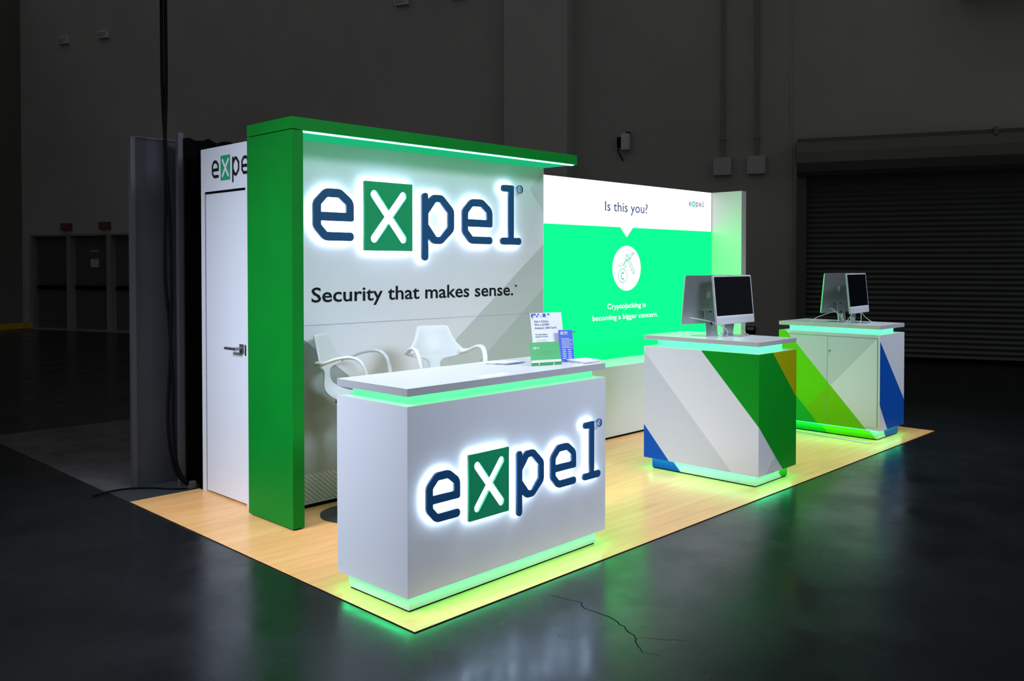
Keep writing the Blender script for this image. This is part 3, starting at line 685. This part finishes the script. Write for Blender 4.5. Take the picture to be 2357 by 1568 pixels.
place(cb, 3.475, .718, 1.0400, 2.985, 'computer seen from behind, with a cable hole leg, on the middle counter')
place(ca2, 5.736, .455, 1.0397, .088, 'computer showing its dark screen on the lime counter farthest right')
place(cb2, 5.725, .686, 1.0397, 3.044, 'computer seen from behind on the lime counter farthest right')
def cord(pts, label, r=.0022, grp=None):
    m = MB(); m.tube(smooth_path(pts, 7), r, 6); o = m.build('power_cord', 'cable', None, 0, True); return tag(o, label, 'cable', grp)
z2 = 1.0430
def on_back(root, x, z, d=.004):   # a point just behind a computer's back panel (local y+)
    return root.matrix_basis @ Vector((x, .0115+d+math.sin(.10)*(z-.095), z))
bpy.context.view_layer.update()
p = on_back(cb, .20, .145)
cord([p, p+Vector((.03,-.015,-.004)), (3.40,.62,1.155),(3.455,.585,1.125),(3.52,.565,1.10),(3.545,.56,1.06),(3.53,.57,z2)], 'white lead plugged into the back of the middle counter computer', .0026)
def coil(cx, cy, ax, label, n=3, rr=.042, z0=1.0435, th=0):
    P = []
    for i in range(n*10+1):
        a = i*2*PI/10; k = rr*(1-.07*(i/10)); P.append((cx+k*.55*math.cos(a)*math.cos(th)+.003*(i/10), cy+k*.55*math.cos(a)*math.sin(th)+.004*(i/10), z0+k*1.15+k*1.12*math.sin(a)))
    cord(P, label, .0019)
coil(3.535,.597,0,'white cable coil hanging at the stand leg on the middle counter', 3, .040, z2, .3)
coil(3.600,.640,0,'white cable loops between the two middle counter computers', 2, .036, z2, -.6)
cord([(3.66,.62,1.14),(3.70,.60,1.12),(3.74,.56,1.08),(3.755,.52,1.05),(3.74,.49,z2)], 'white lead dropping beside the screen on the middle counter', .0018)
p = on_back(cb2, .12, .135)
cord([p, (5.63,.66,1.160),(5.66,.63,1.12),(5.69,.60,1.08),(5.70,.59,z2)], 'white lead with a plug behind the computer on the lime counter', .0034)
cord([(5.66,.66,1.145),(5.60,.72,1.12),(5.55,.80,1.08),(5.535,.83,z2)], 'white lead arching left on the lime counter', .0026)
cord([(5.79,.545,1.145),(5.72,.52,1.12),(5.66,.53,1.08),(5.64,.55,z2)], 'white lead arching from the screen on the lime counter', .0028)
cord([(5.66,.415,1.14),(5.655,.41,1.08),(5.645,.42,z2)], 'short white lead at the screen edge on the lime counter', .0026)
cord([(5.80,.47,1.14),(5.83,.44,1.09),(5.85,.40,1.055),(5.86,.375,z2)], 'white lead running down to the foot on the lime counter', .0024)
coil(5.705,.61,0,'white cable bundle at the stand leg on the lime counter', 3, .038, z2, .5)

# ================================================================== TABLETOP SIGNS AND LEAFLETS
ZT = 1.0315
def standing_card(label, x, y, yaw, w, h, lean, base, build, depth=.05, th=.003, cat='sign', name='tabletop_sign'):
    root = thing(name, label, cat, (x, y, ZT), yaw)
    T = Matrix.Rotation(-lean, 4, 'X')
    m = MB(T); m.box((0,0,.002),(w,th,h)); m.build('card', base, root)
    m = MB(T); fr = ((0,0,0),(1,0,0),(0,0,1),(0,-1,0)); mats = build(m, fr, w, h); m.build('print', mats, root)
    m = MB(); hh = h*.7; m.add([(w*.3,.004,.001),(w*.7,.004,.001),(w*.7,.004+depth,.001),(w*.3,.004+depth,.001),(w*.5,.005+math.sin(lean)*hh,hh*math.cos(lean))],
          [(0,3,2,1),(0,1,4),(1,2,4),(2,3,4),(3,0,4)]); m.build('easel', 'acrylic' if base != 'paper' else 'paper', root)
    return root
def pr_white(m, fr, w, h):
    sq = [(0,1,3,'b'),(3,1,1,'w'),(4,1,1,'b'),(0,0,1,'n'),(1,0,1,'l'),(3,0,1,'b'),(5.5,0,1,'g'),(7,.0,2,'b'),(7,1,2,'b'),(10,1,1,'b'),(11,1,1,'l'),(.4,-1,.8,'g')]
    s = w/19
    for x, r, n, c in sq:
        mi = {'b':0,'n':1,'l':2,'g':3,'w':4}[c]; x0 = .004+x*s; z0 = h-.004-(2-r)*s
        flat(m, [(x0,z0),(x0+n*s,z0),(x0+n*s,z0+s),(x0,z0+s)], fr, .0006, mi)
    put_text(m, 'Get a Demo.', fr, .020, h-.055, .098, .0125, .0006, 1, .02); put_text(m, 'Win a $1000', fr, .020, h-.074, .098, .0125, .0006, 1, .02)
    put_text(m, 'Amazon Gift Card.', fr, .020, h-.093, .148, .0125, .0006, 1, .02)
    put_text(m, 'The XDR Alliance', fr, .020, h-.129, .082, .0085, .0006, 1, .02); put_text(m, 'Passport Program', fr, .020, h-.141, .084, .0085, .0006, 1, .02)
    for k, l in enumerate((.075,.078,.06,.05)): flat(m, [(.02,h-.158-k*.010),(.02+l,h-.158-k*.010),(.02+l,h-.155-k*.010),(.02,h-.155-k*.010)], fr, .0006, 3)
    return ['cardblue','inkblue','pale','edge','paper']
standing_card('tall white leaflet sign with a blue pixel pattern on the reception counter', 1.230,.428,-.29,.208,.285,.20,'paper',pr_white,.05)
def pr_blue(m, fr, w, h):
    for k in range(9):
        a = 2*PI*k/9; flat(m, circle(.020+.008*math.cos(a), h-.019+.008*math.sin(a), .0024, None, 8), fr, .0006, 0)
    flat(m, circle(.020,h-.019,.0035,None,10), fr, .0006, 0)
    put_text(m, 'XDR', fr, .033, h-.020, .024, .0095, .0006, 0, .03); put_text(m, 'Alliance', fr, .033, h-.028, .024, .004, .0006, 0, .03)
    for k in range(8): flat(m, [(.014,h-.052-k*.0075),(.014+(.066 if k % 3 else .05),h-.052-k*.0075),(.014+(.066 if k % 3 else .05),h-.0495-k*.0075),(.014,h-.0495-k*.0075)], fr, .0006, 1)
    for k in range(5):
        for j in range(2): flat(m, [(.016+j*.034,.020+k*.012),(.036+j*.034,.020+k*.012),(.036+j*.034,.0235+k*.012),(.016+j*.034,.0235+k*.012)], fr, .0006, 0)
    return ['cardtext','pale']
b = standing_card('narrow blue card standing in front of the white leaflet sign', 1.365,.352,-.42,.088,.185,.20,'cardblue',pr_blue,.018)
m = MB(Matrix.Rotation(-.20,4,'X')); m.box((.085,.004,.168),(.112,.010,.176)); m.build('clip', 'darkgreen', b)
def pr_green(m, fr, w, h):
    flat(m, [(0,.031),(w,.031),(w,.018),(0,.018)], fr, .0006, 0); flat(m, [(0,.018),(w,.018),(w,.002),(0,.002)], fr, .0006, 1)
    flat_logo(m, ((.018,0,h-.036),(1,0,0),(0,0,1),(0,-1,0)), .022, .026, .0006, 2, 2, 3)
    for z_, l in ((h-.056,.135),(h-.068,.12)): flat(m, [(.022,z_),(.022+l,z_),(.022+l,z_+.0032),(.022,z_+.0032)], fr, .0006, 3)
    flat(m, [(.05,.0235),(.155,.0235),(.155,.0262),(.05,.0262)], fr, .0007, 4)
    return ['paper','cardgreen2','cardtext','cardgreen','edge']
g = standing_card('landscape green card in a clear holder at the front of the reception counter', 1.098,.330,-.295,.192,.130,.22,'cardgreen',pr_green,.045)
for x_ in (.045,.140):
    m = MB(Matrix.Rotation(-.22,4,'X')); m.box((x_,-.004,.001),(x_+.0022,-.001,.030)); m.build('holder_rib', 'paper', g)
for k, (dx, dy, a) in enumerate(((0,0,0),(.006,-.008,.05),(-.004,.006,-.04))):
    root = thing('brochure', ['white brochure at the bottom of the pile at the counter end','white brochure in the middle of the pile at the counter end','white brochure on top of the pile at the counter end'][k], 'brochure', (1.462+dx,.262+dy,ZT+k*.0052), -.05+a, 'brochures piled at the counter end')
    m = MB(); m.box((-.075,-.055,0),(.075,.055,.005)); m.build('pages', 'paper', root, .001)
for k, (x_, y_, a, lab) in enumerate(((1.075,.625,.0,'leaflet farthest back of the fan on the reception counter'),(1.10,.575,-.03,'leaflet second from the back of the fan on the reception counter'),(1.125,.525,.02,'leaflet nearest the front of the fan on the reception counter'))):
    root = thing('leaflet', lab, 'leaflet', (x_, y_, ZT+.0006+k*.0018), a, 'leaflets fanned on the reception counter')
    m = MB(); m.box((-.078,-.05,0),(.078,.05,.0015)); fr = ((0,0,.0015),(1,0,0),(0,1,0),(0,0,1)); flat(m, [(-.078,-.05),(.078,-.05),(.078,-.030),(-.078,-.030)], fr, .0004, 1); flat(m, [(-.06,.0),(.05,.0),(.05,.012),(-.06,.012)], fr, .0004, 2)
    m.build('sheet', ['paper','cardblue','pale'], root)
m = MB(Matrix.Translation((.68,.205,ZT)) @ Matrix.Rotation(.09,4,'Z')); m.box((-.11,-.035,0),(.11,.035,.0012)); tag(m.build('paper_sheet', 'paper'), 'single white sheet lying at the front edge of the reception counter', 'paper')

# ================================================================== CHAIRS
def make_chair(label, SZ=.80, K=.88):
    root = thing('swivel_chair', label, 'chair', (0,0,0), 0, 'white armchairs behind the reception counter')
    prof = [(-.262,.372,.125,.010),(-.256,.350,.138,.015),(-.245,.300,.155,.022),(-.232,.250,.182,.034),(-.224,.215,.225,.055),(-.220,.195,.242,.064),(-.217,.172,.225,.055),(-.213,.158,.100,.008),(-.210,.140,.048,.002),
            (-.206,.100,.042,.0),(-.200,.060,.062,.0),(-.180,.012,.115,.0),(-.130,-.022,.165,.004),(-.06,-.036,.198,.01),(.03,-.036,.212,.012),(.12,-.026,.210,.010),(.19,-.018,.195,.004),(.225,-.028,.165,.0)]
    NV = 9; V = []; F = []
    for (x, z, hw, wrap) in prof:
        for j in range(NV):
            t = -1+2*j/(NV-1); up = .018*t*t if z < .02 else 0
            V.append(((x+wrap*t*t)*K, hw*t*K, SZ+z+up))
    n = len(prof)
    F = [(i*NV+j, i*NV+j+1, (i+1)*NV+j+1, (i+1)*NV+j) for i in range(n-1) for j in range(NV-1)]
    m = MB(); m.add(V, F); o = m.build('seat_shell', 'chair', root, 0, True)
    so = o.modifiers.new('thick', 'SOLIDIFY'); so.thickness = .016; so.offset = 0; sb = o.modifiers.new('sub', 'SUBSURF'); sb.levels = 2; sb.render_levels = 2
    for s_ in (-1, 1):
        P = [(-.180,.205*s_,SZ+.196),(-.150,.236*s_,SZ+.200),(-.10,.250*s_,SZ+.212),(-.02,.260*s_,SZ+.236),(.06,.262*s_,SZ+.246),(.12,.260*s_,SZ+.236),(.165,.256*s_,SZ+.198),(.188,.248*s_,SZ+.140),(.195,.238*s_,SZ+.08),(.190,.222*s_,SZ+.02),(.170,.200*s_,SZ-.015)]
        P = [(a*K, b*K, c) for a, b, c in P]; Q = smooth_path(P, 5); m = MB(); k = len(Q); m.tube(Q, [max(.017, .034-.0018*i) for i in range(k)], 12, flat=.62); m.build('armrest', 'chair', root, 0, True)
    m = MB(); m.tube([(0,0,.03),(0,0,SZ-.045)], .026, 20); m.tube([(0,0,.45),(0,0,SZ-.06)], .034, 20); m.build('post', 'steel', root, 0, 'auto')
    m = MB(); m.lathe([(.212,.001),(.214,.008),(.20,.014),(.06,.024),(.032,.04)]); m.build('base_disc', 'disc', root, 0, 'auto')
    m = MB(); m.box((-.10,-.06,SZ-.062),(.10,.06,SZ-.045)); m.build('seat_bracket', 'steel', root)
    return root
ch = make_chair('x', .775)
ch2 = make_chair('x', .805)
place(ch, .88, 1.67, 0, math.radians(-56), 'left white armchair nearest the green fin, facing right')
place(ch2, 1.385, 1.375, 0, math.radians(-110), 'right white armchair facing the aisle behind the leaflets')
